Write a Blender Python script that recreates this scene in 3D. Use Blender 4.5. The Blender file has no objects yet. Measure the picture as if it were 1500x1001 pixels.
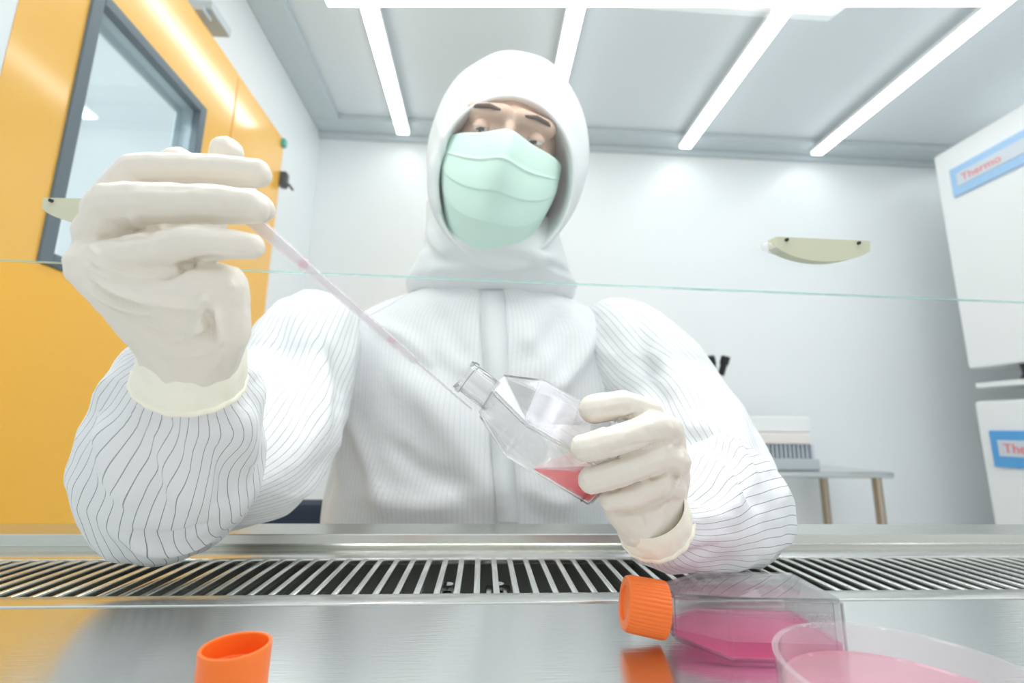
import bpy, bmesh, math, random
import numpy as np
from mathutils import Vector, Matrix, noise
from mathutils.bvhtree import BVHTree
random.seed(4)
S = bpy.context.scene
C = S.collection
PI = math.pi

# ------------------------------------------------------------------ camera
F = 680.0
CAM = Vector((0, 0, 0.10))
_r = math.radians(0.75)
_Y = Vector(((707 - 750) / F, (500.5 - 626) / F, -1)).normalized()
_X = Vector((math.cos(_r), -math.sin(_r), 0)); _X = (_X - _X.dot(_Y) * _Y).normalized()
_Z = _X.cross(_Y)
ROT = Matrix((_X, _Y, _Z))
cd = bpy.data.cameras.new('camera'); cam = bpy.data.objects.new('camera', cd); C.objects.link(cam)
cam.matrix_world = Matrix.Translation(CAM) @ ROT.to_4x4()
cd.sensor_width = 36; cd.lens = F / 1500 * 36; cd.clip_start = 0.01
cd.dof.use_dof = True; cd.dof.focus_distance = 0.255; cd.dof.aperture_fstop = 7.5
S.camera = cam

def ray(u, v):
    return (ROT @ Vector(((u - 750) / F, (500.5 - v) / F, -1)))
def P(u, v, Y):
    """world point seen at pixel (u, v) at room depth Y"""
    d = ray(u, v)
    return CAM + d * (Y / d.y)
def R(px, Y):
    return px / F * Y

# ------------------------------------------------------------------ materials
def new_mat(name):
    m = bpy.data.materials.new(name); m.use_nodes = True
    nt = m.node_tree; nt.nodes.clear()
    out = nt.nodes.new('ShaderNodeOutputMaterial')
    return m, nt, out
def pbr(name, col, rough=0.5, metal=0.0, spec=0.5, bump=None, var=None, sss=0.0, coat=0.0, sheen=0.0):
    m, nt, out = new_mat(name)
    b = nt.nodes.new('ShaderNodeBsdfPrincipled')
    b.inputs['Base Color'].default_value = (*col, 1)
    b.inputs['Roughness'].default_value = rough
    b.inputs['Metallic'].default_value = metal
    b.inputs['Specular IOR Level'].default_value = spec
    b.inputs['Coat Weight'].default_value = coat
    b.inputs['Coat Roughness'].default_value = 0.12
    if sss:
        b.inputs['Subsurface Weight'].default_value = sss
        b.inputs['Subsurface Radius'].default_value = (1, .6, .4)
        b.inputs['Subsurface Scale'].default_value = 0.004
    nt.links.new(b.outputs[0], out.inputs[0])
    tc = nt.nodes.new('ShaderNodeTexCoord')
    if var:
        scale, amt, st = var
        mp = nt.nodes.new('ShaderNodeMapping'); mp.inputs['Scale'].default_value = st
        n = nt.nodes.new('ShaderNodeTexNoise'); n.inputs['Scale'].default_value = scale; n.inputs['Detail'].default_value = 4
        mr = nt.nodes.new('ShaderNodeMapRange'); mr.inputs[3].default_value = 1 - amt; mr.inputs[4].default_value = 1 + amt
        mx = nt.nodes.new('ShaderNodeMix'); mx.data_type = 'RGBA'; mx.blend_type = 'MULTIPLY'; mx.inputs[0].default_value = 1
        mx.inputs[6].default_value = (*col, 1)
        nt.links.new(tc.outputs['Object'], mp.inputs[0]); nt.links.new(mp.outputs[0], n.inputs['Vector'])
        nt.links.new(n.outputs[0], mr.inputs[0]); nt.links.new(mr.outputs[0], mx.inputs[7]); nt.links.new(mx.outputs[2], b.inputs['Base Color'])
    if bump:
        scale, strg, dist, st = bump
        mp = nt.nodes.new('ShaderNodeMapping'); mp.inputs['Scale'].default_value = st
        n = nt.nodes.new('ShaderNodeTexNoise'); n.inputs['Scale'].default_value = scale; n.inputs['Detail'].default_value = 5
        bp = nt.nodes.new('ShaderNodeBump'); bp.inputs['Strength'].default_value = strg; bp.inputs['Distance'].default_value = dist
        nt.links.new(tc.outputs['Object'], mp.inputs[0]); nt.links.new(mp.outputs[0], n.inputs['Vector'])
        nt.links.new(n.outputs[0], bp.inputs['Height']); nt.links.new(bp.outputs[0], b.inputs['Normal'])
    return m
def clear(name, tint=(1, 1, 1), rough=0.03, ior=1.5, haze=0.0, hazecol=(1, 1, 1), gain=1.0, base=0.0):
    """clear plastic / glass: transparent with fresnel gloss, plus an optional milky share"""
    m, nt, out = new_mat(name)
    t = nt.nodes.new('ShaderNodeBsdfTransparent'); t.inputs[0].default_value = (*tint, 1)
    g = nt.nodes.new('ShaderNodeBsdfGlossy'); g.inputs['Roughness'].default_value = rough
    lw = nt.nodes.new('ShaderNodeLayerWeight'); lw.inputs[0].default_value = 0.5
    pw = nt.nodes.new('ShaderNodeMath'); pw.operation = 'POWER'; pw.inputs[1].default_value = 5
    nt.links.new(lw.outputs['Facing'], pw.inputs[0])
    f0 = ((ior - 1) / (ior + 1)) ** 2
    ml = nt.nodes.new('ShaderNodeMath'); ml.operation = 'MULTIPLY_ADD'; ml.use_clamp = True
    ml.inputs[1].default_value = (1 - f0) * min(1, gain); ml.inputs[2].default_value = f0 * gain + base
    nt.links.new(pw.outputs[0], ml.inputs[0])
    last = t
    if haze:
        d = nt.nodes.new('ShaderNodeBsdfDiffuse'); d.inputs[0].default_value = (*hazecol, 1)
        tl = nt.nodes.new('ShaderNodeBsdfTranslucent'); tl.inputs[0].default_value = (*hazecol, 1)
        m0 = nt.nodes.new('ShaderNodeMixShader'); m0.inputs[0].default_value = 0.5
        nt.links.new(d.outputs[0], m0.inputs[1]); nt.links.new(tl.outputs[0], m0.inputs[2])
        m1 = nt.nodes.new('ShaderNodeMixShader'); m1.inputs[0].default_value = haze
        nt.links.new(t.outputs[0], m1.inputs[1]); nt.links.new(m0.outputs[0], m1.inputs[2]); last = m1
    mx = nt.nodes.new('ShaderNodeMixShader')
    nt.links.new(ml.outputs[0], mx.inputs[0]); nt.links.new(last.outputs[0], mx.inputs[1]); nt.links.new(g.outputs[0], mx.inputs[2])
    nt.links.new(mx.outputs[0], out.inputs[0])
    return m
def refract(name, col, rough=0.0, ior=1.35):
    m, nt, out = new_mat(name)
    b = nt.nodes.new('ShaderNodeBsdfPrincipled'); b.inputs['Base Color'].default_value = (*col, 1)
    b.inputs['Roughness'].default_value = rough; b.inputs['IOR'].default_value = ior; b.inputs['Transmission Weight'].default_value = 1
    nt.links.new(b.outputs[0], out.inputs[0]); return m
def emit(name, col, s):
    m, nt, out = new_mat(name)
    e = nt.nodes.new('ShaderNodeEmission'); e.inputs[0].default_value = (*col, 1); e.inputs[1].default_value = s
    nt.links.new(e.outputs[0], out.inputs[0]); return m
def striped(name, col, line, width, strength, bumpscale=700):
    """cleanroom cloth: fine dark conductive threads at every whole number of UV x"""
    m, nt, out = new_mat(name)
    b = nt.nodes.new('ShaderNodeBsdfPrincipled'); b.inputs['Roughness'].default_value = 0.75
    b.inputs['Specular IOR Level'].default_value = 0.25
    uv = nt.nodes.new('ShaderNodeUVMap'); uv.uv_map = 'uv'
    sp = nt.nodes.new('ShaderNodeSeparateXYZ'); nt.links.new(uv.outputs[0], sp.inputs[0])
    fr = nt.nodes.new('ShaderNodeMath'); fr.operation = 'FRACT'; nt.links.new(sp.outputs[0], fr.inputs[0])
    ab = nt.nodes.new('ShaderNodeMath'); ab.operation = 'LESS_THAN'; ab.inputs[1].default_value = width
    nt.links.new(fr.outputs[0], ab.inputs[0])
    ms = nt.nodes.new('ShaderNodeMath'); ms.operation = 'MULTIPLY'; ms.inputs[1].default_value = strength
    nt.links.new(ab.outputs[0], ms.inputs[0])
    mx = nt.nodes.new('ShaderNodeMix'); mx.data_type = 'RGBA'
    mx.inputs[6].default_value = (*col, 1); mx.inputs[7].default_value = (*line, 1)
    nt.links.new(ms.outputs[0], mx.inputs[0]); nt.links.new(mx.outputs[2], b.inputs['Base Color'])
    tc = nt.nodes.new('ShaderNodeTexCoord'); n = nt.nodes.new('ShaderNodeTexNoise'); n.inputs['Scale'].default_value = 45; n.inputs['Detail'].default_value = 3
    nt.links.new(tc.outputs['Object'], n.inputs['Vector'])
    bp = nt.nodes.new('ShaderNodeBump'); bp.inputs['Strength'].default_value = 0.35; bp.inputs['Distance'].default_value = 0.004
    nt.links.new(n.outputs[0], bp.inputs['Height']); nt.links.new(bp.outputs[0], b.inputs['Normal'])
    nt.links.new(b.outputs[0], out.inputs[0])
    return m

M = {}
M['wall'] = pbr('wall_paint', (.88, .91, .92), .35, spec=.4)
M['ceil'] = pbr('ceiling_panel', (.72, .77, .80), .45)
M['trim'] = pbr('trim_grey', (.55, .62, .65), .4)
M['floor'] = pbr('floor_vinyl', (.72, .75, .75), .3)
M['yellow'] = pbr('yellow_lacquer', (1.0, .50, .01), .3, coat=1.0)
M['frame'] = pbr('dark_grey_rubber', (.10, .14, .17), .4)
M['steel'] = pbr('brushed_steel', (.80, .82, .805), .19, 1.0, bump=(60, .06, .002, (1, 14, 1)), var=(5, .05, (1, 1, 1)))
M['steel2'] = pbr('folded_steel', (.76, .77, .74), .22, 1.0, bump=(60, .06, .002, (1, 14, 1)))
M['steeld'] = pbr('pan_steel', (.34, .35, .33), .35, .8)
M['lip'] = pbr('lip_steel', (.60, .61, .565), .27, 1.0, bump=(60, .04, .002, (1, 14, 1)))  # base darkened in place of the dim cabinet back wall it would mirror
M['chrome'] = pbr('polished_steel', (.6, .62, .62), .12, 1.0)
M['legsteel'] = pbr('warm_steel_tube', (.42, .36, .28), .25, .8)
M['black'] = pbr('black_plastic', (.012, .014, .018), .35)
M['navy'] = pbr('navy_upholstery', (.012, .022, .05), .6)
M['white'] = pbr('white_enamel', (.86, .88, .88), .3)
M['grey'] = pbr('grey_plastic', (.50, .55, .57), .4)
M['cream'] = pbr('cream_plastic', (.85, .80, .76), .4)
M['blue'] = pbr('blue_panel', (.10, .38, .76), .35)
M['lblue'] = pbr('light_blue_panel', (.33, .56, .84), .35)
M['silver'] = pbr('silver_panel', (.62, .68, .74), .35)
M['red'] = pbr('red_ink', (.85, .16, .18), .5)
M['olive'] = pbr('olive_grey_plastic', (.56, .57, .42), .45)
M['teal'] = pbr('teal_plastic', (.05, .42, .35), .4)
M['orange'] = pbr('orange_polypropylene', (1.0, .20, .022), .33, sss=.15)
M['latex'] = pbr('latex_glove', (.80, .745, .655), .42, spec=.4, bump=(160, .16, .002, (1, 1, 1)), var=(28, .05, (1, 1, 1)))
M['cuff'] = pbr('latex_cuff', (.92, .89, .75), .45, spec=.4, bump=(220, .2, .002, (1, 1, 1)))
M['skin'] = pbr('skin', (.66, .47, .37), .45, sss=.3, var=(18, .06, (1, 1, 1)))
M['eyew'] = pbr('eye_white', (.8, .8, .78), .15)
M['iris'] = pbr('iris', (.06, .05, .045), .1)
M['brow'] = pbr('brow_hair', (.13, .09, .075), .7)
M['mask'] = pbr('mask_green', (.66, .86, .775), .75, spec=.2, bump=(300, .15, .001, (1, 1, 1)))
M['cloth'] = pbr('cleanroom_cloth', (.76, .78, .79), .75, spec=.2, bump=(38, .35, .004, (1, 1, 1)))
M['stripe'] = striped('striped_cleanroom_cloth', (.82, .83, .84), (.16, .19, .23), .075, .8)
M['stripe_fine'] = striped('fine_striped_cleanroom_cloth', (.79, .80, .81), (.36, .40, .44), .14, .25)
M['glass'] = clear('sash_glass', (.985, .995, .99), .0, 1.45)
M['glassedge'] = clear('sash_glass_edge', (.74, .94, .91), .05, 1.5, haze=.35, hazecol=(.78, .97, .94))
M['pane'] = clear('window_glass', (.88, .95, .97), .0, 1.5, gain=1.6, base=.05)
M['plastic'] = clear('clear_polystyrene', (.975, .975, .985), .02, 1.55, haze=.012, gain=1.25)
M['clearplastic'] = refract('flask_polystyrene', (.99, .985, .99), 0.0, 1.24)
def blend_mats(name, a, b, f):
    m, nt, out = new_mat(name)
    src = b.node_tree
    p = nt.nodes.new('ShaderNodeBsdfPrincipled'); q = next(n for n in a.node_tree.nodes if n.type == 'BSDF_PRINCIPLED')
    for k in ('Base Color', 'Roughness', 'IOR', 'Transmission Weight'): p.inputs[k].default_value = q.inputs[k].default_value
    t = nt.nodes.new('ShaderNodeBsdfTransparent'); t.inputs[0].default_value = (.997, .996, .998, 1)
    g = nt.nodes.new('ShaderNodeBsdfGlossy'); g.inputs['Roughness'].default_value = .02
    lw = nt.nodes.new('ShaderNodeLayerWeight'); lw.inputs[0].default_value = .5
    pw = nt.nodes.new('ShaderNodeMath'); pw.operation = 'POWER'; pw.inputs[1].default_value = 3
    ma = nt.nodes.new('ShaderNodeMath'); ma.operation = 'MULTIPLY_ADD'; ma.inputs[1].default_value = .9; ma.inputs[2].default_value = .012
    m1 = nt.nodes.new('ShaderNodeMixShader'); m2 = nt.nodes.new('ShaderNodeMixShader'); m2.inputs[0].default_value = f
    L = nt.links.new
    L(lw.outputs['Facing'], pw.inputs[0]); L(pw.outputs[0], ma.inputs[0]); L(ma.outputs[0], m1.inputs[0])
    L(t.outputs[0], m1.inputs[1]); L(g.outputs[0], m1.inputs[2]); L(p.outputs[0], m2.inputs[1]); L(m1.outputs[0], m2.inputs[2]); L(m2.outputs[0], out.inputs[0])
    return m
M['heldplastic'] = blend_mats('held_flask_plastic', M['clearplastic'], M['plastic'], .42)
M['clearplastic'] = blend_mats('flask_plastic', M['clearplastic'], M['plastic'], .72)
M['frost'] = clear('frosted_patch', (.98, .98, 1), .3, 1.4, haze=.16, hazecol=(.9, .9, .92))
M['milky'] = clear('milky_plastic', (.97, .96, .97), .06, 1.5, haze=.16, hazecol=(1, .98, .98))
M['pipette'] = clear('pipette_plastic', (.93, .92, .935), .05, 1.5, haze=.22, hazecol=(.96, .94, .95))
M['medium'] = clear('pink_medium', (1.0, .60, .78), .02, 1.20, haze=.34, hazecol=(1, .40, .60))
M['redmedium'] = clear('red_medium', (.95, .05, .14), .02, 1.15, haze=.85, hazecol=(.82, .004, .035))
M['agar'] = clear('pink_agar', (1.0, .80, .85), .05, 1.33, haze=.30, hazecol=(1, .76, .82))
M['drop'] = clear('pale_droplet', (1.0, .84, .88), .02, 1.33, haze=.1, hazecol=(1, .7, .78))
M['lamp'] = emit('lamp_diffuser', (.97, .99, 1), 6.0)

# ------------------------------------------------------------------ object helpers
def tag(o, label=None, cat=None, group=None, kind=None):
    if label: o['label'] = label
    if cat: o['category'] = cat
    if group: o['group'] = group
    if kind: o['kind'] = kind
    return o
def empty(name, loc=(0, 0, 0), label=None, cat=None, group=None, kind=None, rot=None):
    o = bpy.data.objects.new(name, None); C.objects.link(o); o.location = loc; o.empty_display_size = .02
    if rot: o.rotation_euler = rot
    return tag(o, label, cat, group, kind)
def link(name, bm, mats, parent=None, smooth=True, world=False):
    """link a bmesh as one mesh object; world=True keeps world coordinates under a moved parent"""
    me = bpy.data.meshes.new(name); bmesh.ops.recalc_face_normals(bm, faces=bm.faces); bm.to_mesh(me); bm.free()
    return link_me(name, me, mats, parent, smooth, world)
def link_me(name, me, mats, parent=None, smooth=True, world=False):
    o = bpy.data.objects.new(name, me); C.objects.link(o)
    for m in (mats if isinstance(mats, (list, tuple)) else [mats]): me.materials.append(m)
    if smooth:
        me.polygons.foreach_set('use_smooth', [True] * len(me.polygons))
        try: me.set_sharp_from_angle(angle=math.radians(28))
        except Exception: pass
    if smooth and len(me.polygons) < 4000:
        wn = o.modifiers.new('weighted_normal', 'WEIGHTED_NORMAL'); wn.keep_sharp = True; wn.weight = 100
    if parent:
        o.parent = parent
        if world: o.matrix_parent_inverse = Matrix.LocRotScale(parent.location, parent.rotation_euler, None).inverted()
    return o
def solid(o, th):
    m = o.modifiers.new('thickness', 'SOLIDIFY'); m.thickness = th; m.offset = 0
def bm_new(): return bmesh.new()
def box(bm, x0, x1, y0, y1, z0, z1, bev=0, mi=0, mat=None):
    r = bmesh.ops.create_cube(bm, size=1)
    vs = r['verts']
    for v in vs: v.co = Vector((x0 + (v.co.x + .5) * (x1 - x0), y0 + (v.co.y + .5) * (y1 - y0), z0 + (v.co.z + .5) * (z1 - z0)))
    fs = {f for v in vs for f in v.link_faces}
    for f in fs: f.material_index = mi
    if bev:
        es = {e for v in vs for e in v.link_edges}
        res = bmesh.ops.bevel(bm, geom=list(es), offset=bev, segments=2, affect='EDGES', profile=.5)
        vs = list({v for f in res['faces'] for v in f.verts} | {v for v in vs if v.is_valid})
        for f in res['faces']: f.material_index = mi
    if mat is not None: bmesh.ops.transform(bm, matrix=mat, verts=vs)
    return vs
def tube(bm, pts, rads, seg=16, cap=True, mi=0):
    pts = [Vector(p) for p in pts]
    if not isinstance(rads, (list, tuple)): rads = [rads] * len(pts)
    rings = []; n = None
    for i, p in enumerate(pts):
        t = (pts[min(i + 1, len(pts) - 1)] - pts[max(i - 1, 0)]).normalized()
        if n is None: n = t.orthogonal().normalized()
        n = (n - n.dot(t) * t).normalized(); b = t.cross(n)
        rings.append([bm.verts.new(p + (n * math.cos(a) + b * math.sin(a)) * rads[i]) for a in [2 * PI * k / seg for k in range(seg)]])
    for a, b in zip(rings, rings[1:]):
        for k in range(seg):
            f = bm.faces.new((a[k], a[(k + 1) % seg], b[(k + 1) % seg], b[k])); f.material_index = mi
    if cap:
        f = bm.faces.new(rings[0][::-1]); f.material_index = mi
        f = bm.faces.new(rings[-1]); f.material_index = mi
def lathe(bm, prof, seg=48, mat=None, close=False, ridge=None, mi=0):
    """revolve (radius, z) profile about z"""
    rings = []; vs = []
    for (r, z) in prof:
        if r < 1e-6:
            v = bm.verts.new((0, 0, z)); rings.append([v] * seg); vs.append(v)
        else:
            ring = []
            for k in range(seg):
                rr = r + (ridge(k, r, z) if ridge else 0)
                v = bm.verts.new((rr * math.cos(2 * PI * k / seg), rr * math.sin(2 * PI * k / seg), z)); ring.append(v); vs.append(v)
            rings.append(ring)
    prs = list(zip(rings, rings[1:])) + ([(rings[-1], rings[0])] if close else [])
    for a, b in prs:
        for k in range(seg):
            q = []
            for v in (a[k], a[(k + 1) % seg], b[(k + 1) % seg], b[k]):
                if v not in q: q.append(v)
            if len(q) > 2:
                f = bm.faces.new(q); f.material_index = mi
    if mat is not None: bmesh.ops.transform(bm, matrix=mat, verts=vs)
    return vs
def frame_mat(o, x, y, z):
    m = Matrix((x, y, z)).transposed().to_4x4(); m.translation = o; return m

# hull-of-balls modelling, fused with a voxel remesh
_bt = bmesh.new(); bmesh.ops.create_icosphere(_bt, subdivisions=2, radius=1); BALL = [v.co.copy() for v in _bt.verts]; _bt.free()
def hull(bm, balls):
    t = bmesh.new()
    for c, r in balls:
        rr = r if isinstance(r, (tuple, list)) else (r, r, r)
        for b in BALL: t.verts.new(Vector(c) + Vector((b.x * rr[0], b.y * rr[1], b.z * rr[2])))
    bmesh.ops.convex_hull(t, input=t.verts)
    bmesh.ops.delete(t, geom=[v for v in t.verts if not v.link_faces], context='VERTS')
    me = bpy.data.meshes.new('t'); t.to_mesh(me); t.free(); bm.from_mesh(me); bpy.data.meshes.remove(me)
def chain(bm, pts):
    for a, b in zip(pts, pts[1:]): hull(bm, [a, b])
def fuse(name, bm, voxel, smooth_it, fac=.5):
    bmesh.ops.recalc_face_normals(bm, faces=bm.faces)
    me = bpy.data.meshes.new('t'); bm.to_mesh(me); bm.free()
    o = bpy.data.objects.new('t', me); C.objects.link(o)
    r = o.modifiers.new('r', 'REMESH'); r.mode = 'VOXEL'; r.voxel_size = voxel; r.use_smooth_shade = True
    if smooth_it:
        s = o.modifiers.new('s', 'SMOOTH'); s.iterations = smooth_it; s.factor = fac
    dg = bpy.context.evaluated_depsgraph_get(); dg.update()
    res = bpy.data.meshes.new_from_object(o.evaluated_get(dg)); res.name = name
    bpy.data.objects.remove(o); bpy.data.meshes.remove(me)
    return res
def getco(me):
    a = np.empty(len(me.vertices) * 3); me.vertices.foreach_get('co', a); return a.reshape(-1, 3)
def getno(me):
    a = np.empty(len(me.vertices) * 3); me.vertex_normals.foreach_get('vector', a); return a.reshape(-1, 3)
def setco(me, co):
    me.vertices.foreach_set('co', co.ravel()); me.update()
def strokes(me, lst, gain=1.0):
    """sculpt folds: each (pixel polyline, height, sigma) is laid on the visible surface and raises or sinks the mesh along its normals, tapering at both ends"""
    for poly, amp, sig in lst:
        amp *= gain
        co = getco(me); no = getno(me)
        bvh = BVHTree.FromPolygons([tuple(c) for c in co], [tuple(p.vertices) for p in me.polygons])
        pts = []; w = []
        tot = sum(math.dist(a, b) for a, b in zip(poly, poly[1:])); acc = 0
        sm = smoothline(poly)
        for i, q in enumerate(sm):
            d = ray(*q).normalized()
            loc, nn, ii, dist = bvh.ray_cast(CAM, d)
            if loc is None: continue
            tt = i / (len(sm) - 1)
            pts.append(tuple(loc)); w.append(min(1, 4 * tt + .1, 4 * (1 - tt) + .1))
        if len(pts) < 2: continue
        pts = np.array(pts); w = np.array(w)
        lo = pts.min(0) - 4 * sig; hi = pts.max(0) + 4 * sig
        idx = np.where(((co > lo) & (co < hi)).all(1))[0]
        if not len(idx): continue
        d2 = ((co[idx][:, None, :] - pts[None]) ** 2).sum(2)
        k = d2.argmin(1)
        g = np.exp(-d2[np.arange(len(idx)), k] / (2 * sig * sig)) * w[k] * amp
        co[idx] += no[idx] * g[:, None]
        setco(me, co)
def smoothline(poly, n=14):
    """Catmull-Rom through pixel points"""
    p = [Vector(q) for q in poly]; p = [2 * p[0] - p[1]] + p + [2 * p[-1] - p[-2]]
    out = []
    for i in range(1, len(p) - 2):
        for k in range(n):
            t = k / n
            out.append(.5 * ((2 * p[i]) + (-p[i - 1] + p[i + 1]) * t + (2 * p[i - 1] - 5 * p[i] + 4 * p[i + 1] - p[i + 2]) * t * t + (-p[i - 1] + 3 * p[i] - 3 * p[i + 1] + p[i + 2]) * t ** 3))
    out.append(p[-2]); return [tuple(q) for q in out]
def ruffle(me, amp, scale, seed=0, stretch=(1, 1, 1)):
    co = getco(me); no = getno(me)
    n = np.array([noise.noise(Vector((c[0] * stretch[0] * scale + seed, c[1] * stretch[1] * scale, c[2] * stretch[2] * scale))) for c in co])
    setco(me, co + no * (n * amp)[:, None])
def loft(rings, nu, nv, disp=None, uvn=1.0, cap0=True, cap1=True):
    """rings: list of (center, axis a, axis b) ; interpolated smoothly; UV x counts threads around"""
    def cr(l, t):
        i = min(int(t), len(l) - 2); f = t - i
        g = lambda k: l[max(0, min(len(l) - 1, k))]
        a, b, c, d = g(i - 1), g(i), g(i + 1), g(i + 2)
        return .5 * ((2 * b) + (c - a) * f + (2 * a - 5 * b + 4 * c - d) * f * f + (3 * b - a - 3 * c + d) * f ** 3)
    bm = bmesh.new(); uvl = bm.loops.layers.uv.new('uv')
    cs = [Vector(r[0]) for r in rings]; as_ = [Vector(r[1]) for r in rings]; bs = [Vector(r[2]) for r in rings]
    R_ = []
    for j in range(nv + 1):
        t = j / nv * (len(rings) - 1)
        c, a, b = cr(cs, t), cr(as_, t), cr(bs, t)
        row = []
        for i in range(nu):
            th = 2 * PI * i / nu
            d = 1 + (disp(th, j / nv) if disp else 0)
            row.append(bm.verts.new(c + (a * math.cos(th) + b * math.sin(th)) * d))
        R_.append(row)
    for j in range(nv):
        for i in range(nu):
            f = bm.faces.new((R_[j][i], R_[j][(i + 1) % nu], R_[j + 1][(i + 1) % nu], R_[j + 1][i]))
            for l, (uu, vv) in zip(f.loops, ((i, j), (i + 1, j), (i + 1, j + 1), (i, j + 1))):
                l[uvl].uv = (uu / nu * uvn, vv / nv)
    for flag, row, j in ((cap0, R_[0], 0), (cap1, R_[-1], nv)):
        if flag:
            f = bm.faces.new(row if j else row[::-1])
    return bm
def add_mesh(bm, bm2):
    me = bpy.data.meshes.new('t'); bm2.to_mesh(me); bm2.free(); bm.from_mesh(me); bpy.data.meshes.remove(me)
def proj(p):
    q = ROT.transposed() @ (Vector(p) - CAM); return 750 + F * q.x / -q.z, 500.5 - F * q.y / -q.z
def ring_px(u, v, Y, a_px, b_m, tang, tilt=0):
    """ring whose silhouette half-width is a_px pixels, depth half-size b_m metres, across tangent tang"""
    c = P(u, v, Y); view = (CAM - c).normalized()
    t = Vector(tang).normalized()
    n1 = t.cross(view).normalized(); n2 = n1.cross(t).normalized()
    span = (math.dist(proj(c + n1 * .002), proj(c - n1 * .002))) / .004
    return (c, n1 * (a_px / span), n2 * b_m)

# ------------------------------------------------------------------ world and lamps
w = bpy.data.worlds.new('world'); S.world = w; w.use_nodes = True
bg = w.node_tree.nodes['Background']; bg.inputs[0].default_value = (.95, .98, 1, 1); bg.inputs[1].default_value = 1.08
S.view_settings.view_transform = 'Standard'; S.view_settings.look = 'None'
S.view_settings.gamma = 1; S.view_settings.use_curve_mapping = False; S.view_settings.exposure = -0.10
S.cycles.max_bounces = 20; S.cycles.diffuse_bounces = 6; S.cycles.glossy_bounces = 12
S.cycles.transmission_bounces = 16; S.cycles.transparent_max_bounces = 40; S.cycles.sample_clamp_indirect = 6
def area(name, loc, rot, sx, sy, power, col=(1, 1, 1)):
    l = bpy.data.lights.new(name, 'AREA'); l.shape = 'RECTANGLE'; l.size = sx; l.size_y = sy; l.energy = power; l.color = col
    o = bpy.data.objects.new(name, l); C.objects.link(o); o.location = loc; o.rotation_euler = rot; return o

# ------------------------------------------------------------------ the room
XL, YB, ZC, ZF, XR = -0.864, 2.2, 1.591, -0.90, 3.05
Y0 = -0.9
def slab(name, *a, mat, **k):
    bm = bm_new(); box(bm, *a); return tag(link(name, bm, mat, smooth=False), kind='structure', **k)
slab('floor', -2.2, XR + .1, Y0, YB + .1, ZF - .1, ZF, mat=M['floor'])
slab('ceiling', XL - .1, XR + .1, Y0, YB + .1, ZC, ZC + .1, mat=M['ceil'])
slab('wall_back', XL - .1, XR + .1, YB, YB + .1, ZF, ZC, mat=M['wall'])
slab('wall_right', XR, XR + .1, Y0, YB, ZF, ZC, mat=M['wall'])
# left wall with the doorway cut out
DY0, DY1, DZ = 0.02, P(412, 225, 1).y, 1.0
XD = XL + .06
def on_left(u, v):
    d = ray(u, v); t = (XD - CAM.x) / d.x; return CAM + d * t
dtop = on_left(415, 205); DZ = dtop.z; DYF = dtop.y
DYN = on_left(10, 50).y
bm = bm_new()
box(bm, XL - .1, XL, Y0, DYN, ZF, ZC); box(bm, XL - .1, XL, DYF, YB, ZF, ZC); box(bm, XL - .1, XL, DYN, DYF, DZ, ZC)
tag(link('wall_left', bm, M['wall'], smooth=False), kind='structure')
slab('wall_corridor', XL - 1.3, XL - 1.25, Y0, YB + .1, ZF, ZC, mat=M['wall'])
# ceiling trims
tw = .13
bm = bm_new(); box(bm, XL, XL + tw, Y0, YB - tw, ZC - .03, ZC, .006); tag(link('trim_1', bm, M['trim']), kind='structure')
bm = bm_new(); box(bm, XL, XR, YB - tw, YB, ZC - .03, ZC, .006); box(bm, XL, XR, YB - .03, YB, ZC - .055, ZC - .03, .004)
tag(link('trim_2', bm, M['trim']), kind='structure')
# yellow door
door = empty('door_1', (XL, DYN, ZF), kind='structure')
seamY = on_left(343, 140).y
wf = [on_left(133, 0), on_left(298, 160), on_left(45, 385)]
wy0, wy1 = on_left(88, 190).y, on_left(298, 160).y
wz1, wz0 = on_left(298, 160).z, on_left(60, 388).z
fw = .026
def dbox(name, y0, y1, z0, z1, mat, x0=XL - .05, x1=XD + .004, bev=.003, parent=None):
    bm = bm_new(); box(bm, x0, x1, y0, y1, z0, z1, bev); return link(name, bm, mat, parent or door, world=parent is None)
bm = bm_new()
x0, x1 = XD - .036, XD + .006
box(bm, x0, x1, DYN, wy0, ZF + .01, DZ - .004); box(bm, x0, x1, wy1, seamY - .003, ZF + .01, DZ - .004)
box(bm, x0, x1, wy0, wy1, ZF + .01, wz0); box(bm, x0, x1, wy0, wy1, wz1, DZ - .004)
link('door_leaf', bm, M['yellow'], door, smooth=False, world=True)
dbox('side_leaf', seamY + .003, DYF - .003, ZF + .01, DZ - .004, M['yellow'], x1=XD + .006)
bm = bm_new(); xf0, xf1 = XD - .010, XD + .012
box(bm, xf0, xf1, wy0, wy0 + fw, wz0, wz1, .003); box(bm, xf0, xf1, wy1 - fw, wy1, wz0, wz1, .003)
box(bm, xf0, xf1, wy0 + fw, wy1 - fw, wz0, wz0 + fw, .003); box(bm, xf0, xf1, wy0 + fw, wy1 - fw, wz1 - fw, wz1, .003)
fr = link('window_frame', bm, M['frame'], door, world=True)
bm = bm_new(); xl0, xl1, lw_ = XD - .040, XD - .0105, .010
ya_, yb_, za_, zb2 = wy0 + fw * .4, wy1 - fw * .4, wz0 + fw * .4, wz1 - fw * .4
box(bm, xl0, xl1, ya_, ya_ + lw_, za_, zb2); box(bm, xl0, xl1, yb_ - lw_, yb_, za_, zb2); box(bm, xl0, xl1, ya_ + lw_, yb_ - lw_, za_, za_ + lw_); box(bm, xl0, xl1, ya_ + lw_, yb_ - lw_, zb2 - lw_, zb2)
link('window_lining', bm, M['silver'], door, smooth=False, world=True)
bm = bm_new(); xb0, xb1, g_ = XD - .046, XD - .0405, .030
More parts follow.
